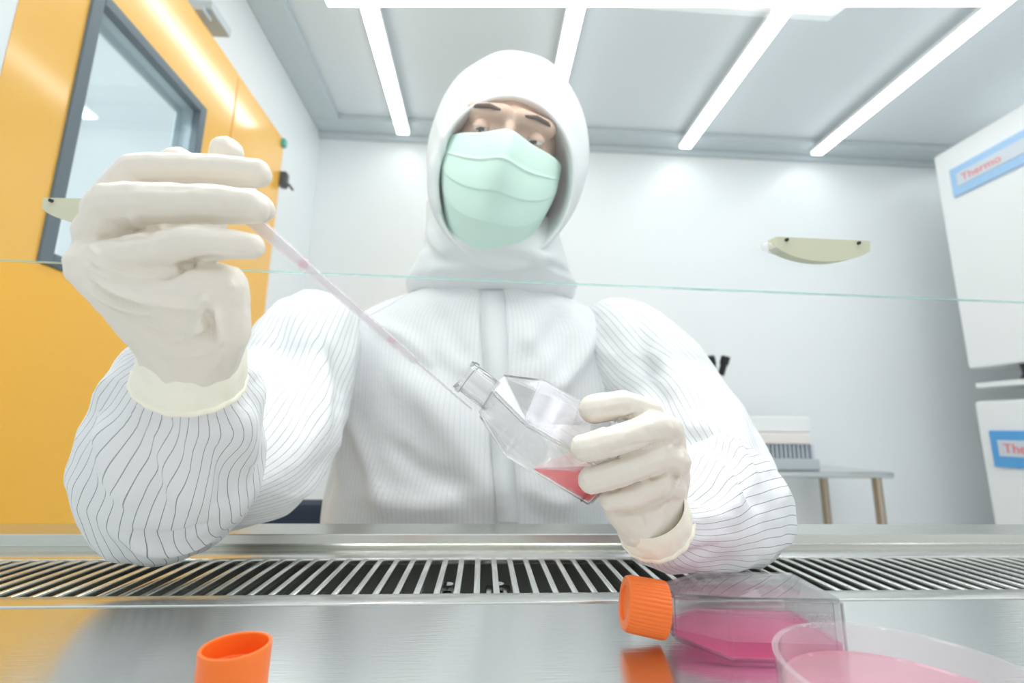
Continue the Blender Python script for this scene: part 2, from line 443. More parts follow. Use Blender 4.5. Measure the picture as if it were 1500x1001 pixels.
box(bm, xb0, xb1, ya_, ya_ + g_, za_, zb2); box(bm, xb0, xb1, yb_ - g_, yb_, za_, zb2); box(bm, xb0, xb1, ya_ + g_, yb_ - g_, za_, za_ + g_); box(bm, xb0, xb1, ya_ + g_, yb_ - g_, zb2 - g_, zb2)
link('rear_window_frame', bm, M['trim'], door, smooth=False, world=True)
bm = bm_new(); box(bm, XD - .008, XD - .003, wy0 + fw, wy1 - fw, wz0 + fw, wz1 - fw)
link('window_pane', bm, M['pane'], door, smooth=False, world=True)
bm = bm_new(); cy = on_left(308, 22).y
box(bm, XL, XD + .035, cy - .05, cy + .05, DZ + .025, DZ + .055, .006); box(bm, XL, XD + .02, cy - .06, cy - .02, DZ + .01, DZ + .024, .003)
link('door_closer', bm, M['grey'], door, world=True)
bm = bm_new(); box(bm, XD + .004, XD + .02, DYF - .03, DYF - .005, DZ - .04, DZ - .01, .004); link('corner_cap', bm, M['teal'], door, world=True)
hz = on_left(410, 265).z
bm = bm_new(); box(bm, XD + .004, XD + .03, DYF - .012, DYF + .02, hz - .03, hz + .03, .004); tube(bm, [(XD + .03, DYF, hz - .02), (XD + .04, DYF, hz - .02), (XD + .042, DYF + .03, hz - .025)], .005, 10)
link('latch', bm, M['black'], door, world=True)

bm = bm_new(); box(bm, XL, XD + .008, DYN - .07, DYN - .001, ZF + .01, DZ - .004, .003); link('door_jamb', bm, M['wall'], door, world=True)
# strip lights
def strip(x0, x1, y0, y1, z1, label, place=None):
    t = empty('ceiling_light', ((x0 + x1) / 2, (y0 + y1) / 2, z1), label, 'ceiling light', 'linear strip lights on the ceiling')
    bm = bm_new(); box(bm, x0, x1, y0, y1, z1 - .02, z1, .003); link('housing', bm, M['white'], t, world=True)
    bm = bm_new(); box(bm, x0 + .004, x1 - .004, y0 + .004, y1 - .004, z1 - .034, z1 - .02, .004); link('diffuser', bm, M['lamp'], t, world=True)
    if place: t.location.x, t.location.y = t.location.x + place[0], t.location.y + place[1]; t.rotation_euler.z = place[2]
XS = [-.43, .290, 1.008, 1.716]
labs = ['leftmost long strip light on the ceiling, left of the white hood', 'second strip light from the left, running behind the white hood',
        'third strip light from the left, right of the hood', 'rightmost long strip light on the ceiling, nearest the white incubators']
for x, l in zip(XS, labs): strip(x - .033, x + .033, -.5, 2.12, ZC - .0305, l)
strip(-1.11, 1.11, -.07, .0, ZC - .066, 'white glowing strip running crosswise under the four long strips, along the photo top', (.545, 1.297, math.radians(-4.3)))  # skewed glowing strip set for the white band across the top

# ------------------------------------------------------------------ safety cabinet
cab = empty('safety_cabinet', (0, .2, 0), 'stainless steel safety cabinet bench with slotted front grille and clear glass sash', 'safety cabinet')
GY0, GY1 = .3065, .3835
HX = .66
bm = bm_new(); box(bm, -HX, HX, -.2, .2905, -.012, 0, .0015)
link('work_surface', bm, M['steel'], cab, world=True)
# grille: one sheet with rounded slots
bm = bm_new()
pitch, bar = .0122, .0040
n = int(2 * HX / pitch)
z0, z1 = -.004, .0
box(bm, -HX, HX, .2915, GY0, z0, z1 + .0006, .0006); box(bm, -HX, HX, GY1, .406, z0, z1 + .0006, .0006)
for i in range(n + 1):
    x = -HX + i * pitch
    vs = box(bm, x - bar / 2, x + bar / 2, GY0 - .001, GY1 + .001, z0 + .0005, z1 + .0003, .0004)
link('front_grille', bm, M['steel2'], cab, world=True)
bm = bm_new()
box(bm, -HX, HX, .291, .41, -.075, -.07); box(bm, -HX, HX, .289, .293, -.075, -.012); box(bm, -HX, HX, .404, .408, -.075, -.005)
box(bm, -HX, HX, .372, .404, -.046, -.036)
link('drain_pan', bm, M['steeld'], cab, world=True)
for uu in (655, 731):
    x = P(uu, 850, .345).x
    bm = bm_new(); box(bm, x - .009, x + .009, .345, .365, -.016, -.013, .001); box(bm, x - .004, x + .004, .348, .354, -.069, -.013, .001); tube(bm, [(x, .355, -.013), (x, .355, -.009)], .004, 12)
    link('bracket', bm, M['chrome'], cab, world=True)
# front lip: folded profile
prof = [(.406, -.005), (.406, .0004), (.4225, .0008), (.4240, .0018), (.4246, .0086), (.4250, .0092), (.466, .0096), (.470, .0075), (.4705, -.10), (.46, -.10), (.46, .003), (.43, .003), (.43, -.005)]
bm = bm_new()
va = [bm.verts.new((-HX, y, z)) for y, z in prof]; vb = [bm.verts.new((HX, y, z)) for y, z in prof]
k = len(prof)
for i in range(k): bm.faces.new((va[i], va[(i + 1) % k], vb[(i + 1) % k], vb[i]))
bm.faces.new(va[::-1]); bm.faces.new(vb)
link('front_lip', bm, M['lip'], cab, world=True)
# sash: tilted pane
SB = P(750, 413, .43)
tilt = math.radians(9)
sx = Vector((1, 0, 0)); su = Vector((0, -math.sin(tilt), math.cos(tilt))); sn = Vector((0, math.cos(tilt), math.sin(tilt)))
sroll = math.radians(-0.55)
sx, su = sx * math.cos(sroll) + su * math.sin(sroll), su * math.cos(sroll) - sx * math.sin(sroll)
SASH_H = .92
SM = frame_mat(SB, sx, sn, su)
bm = bm_new(); box(bm, -HX, HX, 0, .005, .0012, SASH_H, mat=SM)
sash = link('sash_glass', bm, M['glass'], cab, smooth=False, world=True)
bm = bm_new(); box(bm, -HX, HX, 0.0, .005, 0, .0012, mat=SM)
link('polished_edge', bm, M['glassedge'], sash, smooth=False)
def on_sash(u, v):
    d = ray(u, v); t = (SB - CAM).dot(sn) / d.dot(sn); p = CAM + d * t - SB
    return p.dot(sx), p.dot(su)
def handle(a, b, sag, endcap):
    (xa, za), (xb, zb) = on_sash(*a), on_sash(*b)
    bm = bm_new(); N = 26; top = []; bot = []
    h = sag
    for i in range(N + 1):
        t = i / N; x = xa + (xb - xa) * t; z = za + (zb - za) * t
        e = math.sin(PI * min(1, max(0, (t * .94 + .03)))) ** .55
        top.append((x, z)); bot.append((x, z - h * (.25 + .75 * e)))
    loop = top + bot[::-1]
    f0 = [bm.verts.new(SM @ Vector((x, -.014, z))) for x, z in loop]; f1 = [bm.verts.new(SM @ Vector((x, 0, z))) for x, z in loop]
    kk = len(loop)
    bm.faces.new(f0); bm.faces.new(f1[::-1])
    for i in range(kk): bm.faces.new((f0[i], f1[i], f1[(i + 1) % kk], f0[(i + 1) % kk]))
    bmesh.ops.bevel(bm, geom=[e for e in bm.edges if e.calc_face_angle(0) > 1], offset=.0015, segments=2, affect='EDGES')
    for t in (.10, .87):
        x = xa + (xb - xa) * t; z = za + (zb - za) * t - .0028
        tube(bm, [SM @ Vector((x, -.016, z)), SM @ Vector((x, -.013, z))], .0016, 12, mi=1)
    if endcap:
        z = za - h * .4
        hb = bmesh.new(); hull(hb, [(SM @ Vector((xa - .006, -.007, z)), .0045), (SM @ Vector((xa + .006, -.007, z - .001)), .0065)])
        for f in hb.faces: f.material_index = 2
        add_mesh(bm, hb)
    link('sash_handle', bm, [M['olive'], M['black'], M['milky']], sash, world=False)
handle((1125, 352), (1258, 358), R(37, .41), True)
handle((84, 297), (214, 300), R(37, .41), False)

# ------------------------------------------------------------------ flasks
FL_L = .0725; CANT = math.radians(9)
def flask_parts(root, level_co, level_no, medium, cap):
    """culture flask in local coordinates: x from neck to base, y width, z thickness"""
    L, Wd, T = FL_L, .0205, .027
    out = [(.0, -.0085), (.022, -Wd), (L, -Wd), (L, Wd), (.022, Wd), (.0, .0085)]
    def prism(inset):
        bm = bmesh.new()
        q = [(x + (inset if x < .01 else (-inset if x > .03 else inset * .35)), y - math.copysign(inset, y)) for x, y in out]
        a = [bm.verts.new((x, y, inset)) for x, y in q]; b = [bm.verts.new((x, y, T - inset)) for x, y in q]
        for v, (x, y) in zip(a, q):
            if x < .01: v.co.z = .004 + inset
        for v, (x, y) in zip(b, q):
            if x < .01: v.co.z = T - .003 - inset
        bm.faces.new(a[::-1]); bm.faces.new(b)
        for i in range(6): bm.faces.new((a[i], a[(i + 1) % 6], b[(i + 1) % 6], b[i]))
        bmesh.ops.bevel(bm, geom=list(bm.edges), offset=.0016 if inset == 0 else .001, segments=2, affect='EDGES')
        return bm
    bm = prism(0); inner = prism(.0012); bmesh.ops.reverse_faces(inner, faces=inner.faces)
    me = bpy.data.meshes.new('t'); inner.to_mesh(me); inner.free()
    bm.normal_update(); bm.from_mesh(me)
    # base rib lines
    box(bm, L - .006, L - .0054, -Wd - .0003, Wd + .0003, .001, T - .001)
    m = bpy.data.meshes.new('body'); bm.to_mesh(m); bm.free()
    b = link_me('body', m, M['clearplastic' if cap else 'heldplastic'], root, smooth=False)
    # neck
    nm = Matrix.Translation((.003, 0, T * .50)) @ Matrix.Rotation(-PI / 2 + CANT, 4, 'Y')
    bm = bm_new()
    lathe(bm, [(.0078, -.001), (.0082, 0.002), (.0082, .016), (.0092, .0165), (.0092, .0185), (.0084, .0195), (.0084, .0205), (.0072, .0205), (.0068, .018), (.0068, -.001)], 40, nm)
    link('neck', bm, M['clearplastic' if cap else 'heldplastic'], root)
    # medium
    inn = prism(.0016)
    bmesh.ops.bisect_plane(inn, geom=list(inn.verts) + list(inn.edges) + list(inn.faces), plane_co=level_co, plane_no=level_no, clear_outer=True)
    be = [e for e in inn.edges if e.is_boundary]
    if be: bmesh.ops.edgeloop_fill(inn, edges=be)
    link('medium', inn, medium, root, smooth=False)
    if cap:
        capm = Matrix.Translation((-.0010, 0, T * .50 + .0006)) @ Matrix.Rotation(-PI / 2 + CANT, 4, 'Y')
        link('cap', cap_bm(capm), M['orange'], root)
def cap_bm(mat, r=.0128, h=.0195):
    bm = bm_new()
    rd = lambda k, rr, z: (-.00045 if (k % 3 == 0) else 0) if rr > r * .93 and .001 < z < h * .95 else 0
    lathe(bm, [(r * .80, 0), (r * .98, .0002), (r, .0015), (r * .975, h * .88), (r * .93, h * .975), (r * .86, h), (r * .60, h), (r * .57, h - .0012), (0, h - .0015)], 120, mat, ridge=rd)
    lathe(bm, [(r * .80, 0), (r * .79, h * .8), (0, h * .8)], 120, mat)
    return bm

fl = empty('culture_flask', (.0905, .2385, 0.0003), 'clear culture flask with orange screw cap lying on the steel bench, pink medium inside', 'flask')
fl.rotation_euler = (0, 0, math.radians(-5))
flask_parts(fl, (0, 0, .0085), (0, 0, 1), M['medium'], True)
bm = bm_new()
for i in range(5):
    for j in range(14):
        if random.random() < .7: box(bm, .056 + .0007 * j, .0564 + .0007 * j, -.0209, -.0206, .0155 + .0012 * i, .0162 + .0012 * i)
link('printed_mark', bm, M['grey'], fl, smooth=False)
# held flask
n0 = P(672, 551, .243); n1 = P(884, 676, .247)
ax = (n1 - n0).normalized()
yv = Vector((0, 1, 0)); pv = ax.cross(yv); pv = pv if pv.z > 0 else -pv; pv.normalize(); yv = (yv - yv.dot(ax) * ax).normalized()
phi = math.radians(44)
fz = (pv * math.cos(phi) - yv * math.sin(phi)).normalized(); fy = fz.cross(ax).normalized()
T_ = .027
org = n0 + ax * .0185 - fz * (T_ * .52)
HM = frame_mat(org, ax, fy, fz)
hf = empty('culture_flask', (0, 0, 0), 'uncapped clear culture flask with red medium held tilted in a gloved hand', 'flask')
hf.matrix_world = HM
Lv = P(800, 684, .25)
inv = HM.inverted()
flask_parts(hf, inv @ Vector((Lv.x, Lv.y, Lv.z)), (inv.to_3x3() @ Vector((0, 0, 1))).normalized(), M['redmedium'], False)
bm = bm_new(); box(bm, .020, .044, -.0175, .0175, T_ + .0001, T_ + .0004); link('writing_patch', bm, M['frost'], hf, smooth=False)

# orange cap standing open on the bench
cp = P(346, 945, .188)
oc = empty('bottle_cap', (cp.x, cp.y, 0), 'orange ribbed screw cap standing open end up on the bench, at the photo\'s bottom edge', 'cap')
bm = bm_new(); r_, h_ = .0116, cp.z
rd = lambda k, rr, z: (-.00032 if (k % 3 == 0) else 0) if rr > r_ * .95 and .0015 < z < h_ * .86 else 0
lathe(bm, [(0, 0), (r_ * .90, 0), (r_ * .97, .001), (r_, h_ * .9), (r_ * 1.01, h_ * .97), (r_ * .99, h_), (r_ * .90, h_), (r_ * .87, h_ * .97), (r_ * .84, .0025), (0, .0025)], 132, ridge=rd)
link('shell', bm, M['orange'], oc)
bm = bm_new()
for k in range(2):
    pts = [((r_ * .86) * math.cos(a), (r_ * .86) * math.sin(a), h_ * (.45 + .18 * k + .12 * a / (2 * PI))) for a in [2 * PI * i / 40 for i in range(41)]]
    tube(bm, pts, .0005, 6)
link('thread', bm, M['orange'], oc)

# petri dish
pd = empty('petri_dish', (.1465, .1645, 0.0002), 'round clear petri dish of pink jelly in the right foreground of the bench', 'petri dish')
rp, hp = .042, .0205
bm = bm_new()
lathe(bm, [(0, 0), (rp - .002, 0), (rp - .001, .0008), (rp - .0006, hp - .001), (rp, hp - .0005), (rp, hp), (rp - .0022, hp), (rp - .0022, .0018), (0, .0018)], 128)
link('dish', bm, M['milky'], pd)
bm = bm_new(); lathe(bm, [(0, .0021), (rp - .0026, .0021), (rp - .0026, .0105), (rp - .0036, .0098), (0, .0098)], 128)
link('agar', bm, M['agar'], pd)

# ------------------------------------------------------------------ pipette
tipP = P(691, 600, .2475); topP = P(300, 262, .199)
pd_ = (tipP - topP); Lp = pd_.length; pz = pd_.normalized(); px = pz.orthogonal().normalized(); py = pz.cross(px)
pip = empty('pipette', (0, 0, 0), 'thin translucent pipette held in a gloved hand, its tip dipping into the flask neck', 'pipette')
pip.matrix_world = frame_mat(topP, px, py, pz)
def sfrac(u):   # distance along the pipette of picture column u
    best = min(range(2001), key=lambda i: abs((lambda q: 750 + F * (q.x / -q.z))(ROT.transposed() @ (topP + pd_ * (i / 2000) - CAM)) - u))
    return best / 2000 * Lp
s1, s2, s3, s4 = sfrac(405), sfrac(446), sfrac(575), sfrac(612)
prof = [(.0036, 0), (.0036, s1 * .6), (.0032, s1), (.0028, s2 - .002), (.0030, s2), (.0024, s2 + .002), (.0021, s3), (.0019, s4 - .002), (.0007, s4), (.0005, Lp)]
inn = [(max(.0003, r - .0006), z) for r, z in prof[::-1]]
bm = bm_new(); lathe(bm, prof + inn, 28, close=True)
link('barrel', bm, M['pipette'], pip)
bm = bm_new(); lathe(bm, [(0, s3 - .003), (.0013, s3 - .002), (.0013, s3 + .001), (0, s3 + .002)], 16); link('droplet', bm, M['drop'], pip)
bm = bm_new(); lathe(bm, [(0, s2 - .003), (.002, s2 - .002), (.0021, s2), (0, s2 + .002)], 16); link('droplet', bm, M['drop'], pip)

# ------------------------------------------------------------------ person
# head frame
HC = P(741, 217, .515); HS = .93
pt, rl = math.radians(22), math.radians(10.5)
hy = Vector((0, math.cos(pt), math.sin(pt))); hz_ = Vector((0, -math.sin(pt), math.cos(pt))); hx = Vector((1, 0, 0))
hx, hz_ = hx * math.cos(rl) - hz_ * math.sin(rl), hz_ * math.cos(rl) + hx * math.sin(rl)
hx, hy, hz_ = hx * HS, hy * HS, hz_ * HS
HF = frame_mat(HC, hx, hy, hz_)
H = lambda x, y, z: HF @ Vector((x, y, z))
neck = Vector((.012, .615, .30))
bm = bm_new()
hull(bm, [(H(0, .012, .022), .068), (H(0, .045, .02), .066)])                         # cranium
hull(bm, [(H(0, -.012, -.004), .060), (H(0, -.030, -.092), .034), (H(.035, 0, -.05), .032), (H(-.035, 0, -.05), .032)])   # jaw
hull(bm, [(H(.028, -.062, -.022), .014), (H(.048, -.04, -.015), .014)]); hull(bm, [(H(-.028, -.062, -.022), .014), (H(-.048, -.04, -.015), .014)])   # cheekbones
hull(bm, [(H(.010, -.072, .022), .010), (H(.046, -.052, .022), .010)]); hull(bm, [(H(-.010, -.072, .022), .010), (H(-.046, -.052, .022), .010)])      # brows
hull(bm, [(H(0, -.076, .010), .006), (H(0, -.094, -.028), .009)]); hull(bm, [(H(.009, -.082, -.034), .006), (H(-.009, -.082, -.034), .006), (H(0, -.096, -.032), .007)])  # nose
hull(bm, [(H(.016, -.070, -.062), .006), (H(-.016, -.070, -.062), .006), (H(0, -.078, -.060), .007)])   # lips
for s in (-1, 1): hull(bm, [(H(s * .076, .01, .01), .012), (H(s * .076, .014, -.025), .010)])           # ears
hull(bm, [(H(0, .02, -.06), .05), (neck, .055)])
hull(bm, [(neck, .055), (Vector((.0, .66, .2)), (.12, .07, .06)), (Vector((0, .68, -.2)), (.12, .08, .08))])
SHL, SHR = Vector((-.175, .635, .215)), Vector((.185, .635, .215))
ELL, ELR = P(268, 725, .368), P(1068, 735, .385)
WRL, WRR = P(284, 500, .2135), P(958, 764, .2585)
chain(bm, [(SHL, .035), (P(432, 522, .555), .03), (P(395, 576, .49), .028), (P(330, 660, .415), .024), (ELL, .020), (P(258, 660, .300), .02), (P(276, 580, .255), .013), (WRL, .010)])
chain(bm, [(SHR, .035), (P(975, 545, .545), .03), (P(1022, 620, .475), .026), (ELR, .019), (P(1020, 755, .308), .018), (P(985, 770, .276), .011), (WRR, .009)])
hull(bm, [(Vector((-.1, .65, .19)), .04), (SHL, .035)]); hull(bm, [(Vector((.1, .65, .19)), .04), (SHR, .035)])
for s in (-1, 1): chain(bm, [((s * .09, .68, -.27), .07), ((s * .13, .50, -.36), .055), ((s * .13, .56, -.80), .04), ((s * .13, .46, -.86), .03)])
me = fuse('person', bm, .0032, 4)
person = link_me('person', me, M['skin'])
tag(person, 'person in white cleanroom suit, hood and green mask, holding a pipette and a flask', 'person')
# eyes and brows
for s in (-1, 1):
    ec = H(s * .0315, -.0600, .002)
    bm = bm_new(); bmesh.ops.create_uvsphere(bm, u_segments=24, v_segments=16, radius=.0106, matrix=Matrix.Translation(ec))
    ic = ec + (hy * -.0062 - hz_ * .0026 - hx * .001)
    bmesh.ops.create_uvsphere(bm, u_segments=20, v_segments=12, radius=.0052, matrix=Matrix.Translation(ic))
    for f in bm.faces:
        if (f.calc_center_median() - ic).length < .0054: f.material_index = 1
    link('eye', bm, [M['eyew'], M['iris']], person)
    bm = bm_new(); bmesh.ops.create_uvsphere(bm, u_segments=40, v_segments=28, radius=.0122)
    dl = []
    for f in bm.faces:
        c = f.calc_center_median()
        el = math.degrees(math.atan2(c.z, -c.y)); az = abs(c.x) / .0126
        if c.y < 0 and -22 + 12 * az * az < el < 3 - 10 * az * az: dl.append(f)
    bmesh.ops.delete(bm, geom=dl, context='FACES')
    bmesh.ops.transform(bm, matrix=frame_mat(ec, hx, hy, hz_), verts=bm.verts)
    link('eyelid', bm, M['skin'], person)
    bm = bm_new(); tube(bm, [H(s * .014, -.0795, .0225), H(s * .028, -.0760, .025), H(s * .042, -.0655, .0245), H(s * .050, -.056, .021)], [.0015, .0026, .0024, .001], 10)
    link('eyebrow', bm, M['brow'], person)
# mask
bm = bm_new(); NU, NV = 48, 60; g = []
for j in range(NV + 1):
    t = j / NV; row = []
    for i in range(NU + 1):
        s = -1 + 2 * i / NU
        th = s * 1.22
        wdt = .078 - .014 * max(0, t - .45) ** 1.3 * 1.6
        zt = -.006 - .006 * abs(s) ** 2 + .008 * math.exp(-(s / .25) ** 2)
        zb = -.146 + .062 * abs(s) ** 2.2
        z = zt + (zb - zt) * t
        bulge = .086 + .016 * math.sin(PI * min(1, t * 1.05)) ** .8 - .03 * max(0, t - .72) * 3
        nosy = .013 * math.exp(-(s / .16) ** 2) * (math.exp(-((t - .22) / .28) ** 2))
        pl = .0022 * ((t * 4.2) % 1.0) * (1 if .22 < t < .92 else .3)
        row.append(bm.verts.new(H(wdt * math.sin(th), -(bulge) * math.cos(th) ** .8 - nosy - pl + .004, z)))
    g.append(row)
for j in range(NV):
    for i in range(NU): bm.faces.new((g[j][i], g[j][i + 1], g[j + 1][i + 1], g[j + 1][i]))
mk = link('face_mask', bm, M['mask'], person); solid(mk, .0012)
# hood
rings = [(.030, .066, .082, -.050), (.004, .071, .085, -.050), (-.024, .078, .090, -.050), (-.050, .0815, .094, -.052), (-.060, .0845, .097, -.051), (-.054, .0895, .103, -.047), (-.028, .1005, .121, -.026), (.010, .106, .131, -.009),
         (.055, .108, .132, -.001), (.095, .098, .120, .003), (.125, .070, .088, 0), (.142, .034, .044, 0), (.146, .006, .008, 0)]
hr = [(H(.007 * max(0, min(1, (.06 - y) / .08)), y, zc), hx * rx, hz_ * rz) for y, rx, rz, zc in rings]
def hd(th, t):
    return .018 * noise.noise(Vector((2.2 * math.cos(th), 2.2 * math.sin(th), t * 5))) * max(0, min(1, t * 4 - .8)) + .006 * math.sin(9 * th + 6 * t) * max(0, t - .25)
bm = loft(hr, 128, 90, hd, cap0=False)
# cape of the hood over neck and shoulders
cr_ = [(H(.0, .055, -.085), Vector((.088, 0, -.012)), Vector((0, .080, .02))), ((.012, .580, .325), Vector((.094, 0, -.012)), Vector((0, .085, .016))),
       ((.010, .595, .302), Vector((.106, 0, -.006)), Vector((0, .088, .01))), ((.008, .607, .282), Vector((.116, 0, 0)), Vector((0, .088, .0))), ((.006, .620, .266), Vector((.100, 0, 0)), Vector((0, .068, .0)))]
def cdisp(th, t): return .05 * noise.noise(Vector((2.6 * math.cos(th), 2.6 * math.sin(th), 2 + t * 2))) * t + .018 * math.sin(11 * th) * t
add_mesh(bm, loft(cr_, 128, 40, cdisp, cap0=False, cap1=False))
hood = link('hood', bm, M['cloth'], person)
strokes(hood.data, [([(690, 115), (730, 105), (775, 112)], .004, .006), ([(650, 140), (690, 100), (740, 88)], -.003, .006), ([(800, 110), (830, 150), (842, 200)], .003, .005),
                    ([(640, 210), (632, 270), (642, 330)], .004, .006), ([(610, 345), (640, 372), (690, 392)], -.005, .006), ([(625, 330), (640, 360), (660, 372)], .005, .004), ([(700, 392), (760, 388), (820, 372)], .005, .006),
    ([(660, 120), (700, 128), (745, 120), (790, 128)], -.002, .004), ([(720, 95), (745, 115), (760, 140)], .002, .004), ([(640, 170), (650, 210), (645, 260)], .0025, .004), ([(835, 220), (842, 260), (838, 310)], -.002, .004)], 1.25)
# rim piping of the hood opening
bm = bm_new(); pts = [H(.007 + .0845 * math.cos(a), -.0605, -.051 + .097 * math.sin(a)) for a in [2 * PI * k / 80 for k in range(81)]]
tube(bm, pts, .0022, 8); link('hood_binding', bm, M['cloth'], person)

# torso of the suit
def tr(x, y, z, rx, ry): return (Vector((x, y, z)), Vector((rx, 0, 0)), Vector((0, ry, 0)))
rings = [tr(0, .70, -.36, .19, .14), tr(0, .69, -.2, .185, .135), tr(0, .675, -.05, .210, .138), tr(0, .66, .06, .200, .134), tr(0, .65, .15, .198, .125), tr(.002, .645, .215, .200, .11), tr(.003, .64, .25, .170, .095),
         tr(.005, .635, .275, .115, .080), tr(.008, .62, .292, .072, .066), tr(.010, .605, .315, .062, .060)]
def td(th, t):
    x, y = math.cos(th), math.sin(th)
    return .014 * (1 - 2.2 * abs(noise.noise(Vector((2.5 * x + 3 * t, 2.5 * y, t * 4))))) + .035 * noise.noise(Vector((1.9 * x, 1.9 * y, t * 3.5))) + .02 * noise.noise(Vector((6 * x + 3, 6 * y, t * 4)))
suit = link('cleanroom_suit', loft(rings, 220, 150, td, uvn=230), M['stripe_fine'], person)
strokes(suit.data, [
    ([(498, 470), (500, 560), (486, 660), (478, 740)], -.012, .010), ([(520, 500), (512, 600), (500, 720)], .008, .010),
    ([(925, 450), (920, 520), (912, 600)], -.010, .010), ([(905, 470), (890, 560), (870, 640)], .008, .012),
    ([(560, 530), (640, 600), (700, 690), (730, 760)], .008, .014), ([(600, 520), (670, 560), (720, 620)], -.006, .010),
    ([(760, 470), (800, 540), (820, 600)], .006, .012), ([(840, 440), (800, 500), (770, 540)], -.005, .010),
    ([(760, 700), (800, 730), (850, 740)], .006, .008), ([(520, 720), (600, 740), (690, 735)], .006, .010), ([(640, 440), (660, 490), (690, 540)], -.005, .008),
    ([(540, 470), (600, 500), (660, 570)], .005, .006), ([(560, 640), (620, 690), (690, 710)], -.005, .007), ([(505, 600), (540, 680), (560, 760)], .005, .007), ([(790, 600), (820, 650), (850, 700)], -.005, .007), ([(880, 470), (850, 530), (800, 590)], .005, .007)], 1.5)
# legs of the suit
bm = bm_new()
hull(bm, [((0, .70, -.34), (.19, .13, .08)), ((0, .70, -.30), (.185, .13, .06))])
for s in (-1, 1): chain(bm, [((s * .09, .69, -.33), .095), ((s * .13, .50, -.37), .085), ((s * .13, .56, -.70), .07), ((s * .13, .565, -.80), .06)]); hull(bm, [((s * .13, .57, -.85), .045), ((s * .13, .45, -.865), .033)])
link_me('suit_trousers', fuse('suit_trousers', bm, .007, 5), M['cloth'], person)
# front placket and collar
bm = bm_new()
def on_me(me, u, v, off=0.0):
    bvh = on_me.cache.get(me.name)
    if bvh is None:
        bvh = BVHTree.FromPolygons([tuple(x.co) for x in me.vertices], [tuple(p.vertices) for p in me.polygons]); on_me.cache[me.name] = bvh
    d = ray(u, v).normalized(); loc, nn, ii, dd = bvh.ray_cast(CAM, d)
    return (loc - d * off) if loc else None
on_me.cache = {}
def ribbon(polyL, polyR, off, mat, name, parent, me, th=.0012):
    bm = bm_new(); a = []; b = []
    for q, r in zip(smoothline(polyL), smoothline(polyR)):
        p1, p2 = on_me(me, *q, off), on_me(me, *r, off)
        if p1 and p2: a.append(bm.verts.new(p1)); b.append(bm.verts.new(p2))
    for i in range(len(a) - 1): bm.faces.new((a[i], a[i + 1], b[i + 1], b[i]))
    o = link(name, bm, mat, parent); solid(o, th); return o
ribbon([(704, 425), (706, 500), (714, 580), (722, 680), (730, 770)], [(738, 425), (742, 500), (746, 580), (752, 680), (760, 770)], .003, M['cloth'], 'front_placket', person, suit.data)
def seam(poly, name, me, r=.0009, off=.0004, mat=None):
    bm = bm_new(); pts = [p for p in (on_me(me, *q, off) for q in smoothline(poly)) if p]
    pts = [p for i, p in enumerate(pts) if i == 0 or (p - pts[i - 1]).length < .03]
    if len(pts) > 2:
        tube(bm, pts, r, 8); link(name, bm, mat or M['cloth'], person)
seam([(505, 478), (550, 458), (600, 430), (640, 405)], 'yoke_seam', suit.data); seam([(830, 432), (870, 455), (915, 485)], 'yoke_seam', suit.data)

# sleeves
def sleeve(name, lofts, folds, mats):
    bm = None
    for rr, nv, d, un in lofts:
        b2 = loft(rr, 160, nv, d, uvn=un)
        if bm is None: bm = b2
        else: add_mesh(bm, b2)
    o = link(name, bm, mats, person)
    strokes(o.data, folds); return o
def tn(a, b): return P(*b) - P(*a)
# his right arm (left in the photo)
A = [(283, 545, .216), (282, 578, .222), (270, 622, .240), (252, 680, .272), (245, 735, .302), (250, 772, .325)]
t1, t2, t3 = tn(A[0], A[2]), tn(A[2], A[3]), tn(A[3], A[5])
fr_ = [ring_px(284, 496, .212, 58, .0165, t1), ring_px(283, 524, .222, 76, .021, t1), ring_px(281, 542, .233, 98, .028, t1), ring_px(276, 570, .248, 120, .038, t1), ring_px(268, 622, .273, 126, .046, t2), ring_px(260, 676, .302, 137, .048, t2), ring_px(253, 720, .332, 130, .044, t3), ring_px(251, 752, .352, 110, .034, t3), ring_px(253, 776, .366, 64, .02, t3), ring_px(254, 786, .371, 12, .004, t3)]
def rg(x, y, z): return 1 - 2.2 * abs(noise.noise(Vector((x, y, z))))
def fd(th, t): return .030 * rg(1.6 * math.cos(th) + 2.2 * t, 1.6 * math.sin(th), t * 6 + 1.2 * math.sin(th)) * min(1, t * 4 + .2) + .012 * rg(3 * math.cos(th), 3 * math.sin(th) + 4 * t, t * 9) + .055 * noise.noise(Vector((2.0 * math.cos(th), 2.0 * math.sin(th), 3 + t * 4.5))) + .02 * noise.noise(Vector((4 * math.cos(th), 4 * math.sin(th), t * 14))) * min(1, t * 5)
B = [(300, 720, .37), (345, 640, .42), (405, 550, .50), (452, 490, .57)]
tb = tn(B[0], B[2]); tb2 = tn(B[1], B[3])
ub = [ring_px(275, 752, .362, 18, .01, tb), ring_px(305, 735, .372, 72, .03, tb), ring_px(356, 700, .40, 100, .042, tb), ring_px(396, 645, .44, 98, .052, tb), ring_px(420, 585, .49, 92, .058, tb2), ring_px(444, 528, .55, 82, .064, tb2), ring_px(466, 486, .61, 62, .06, tb2), ring_px(482, 468, .64, 20, .02, tb2)]
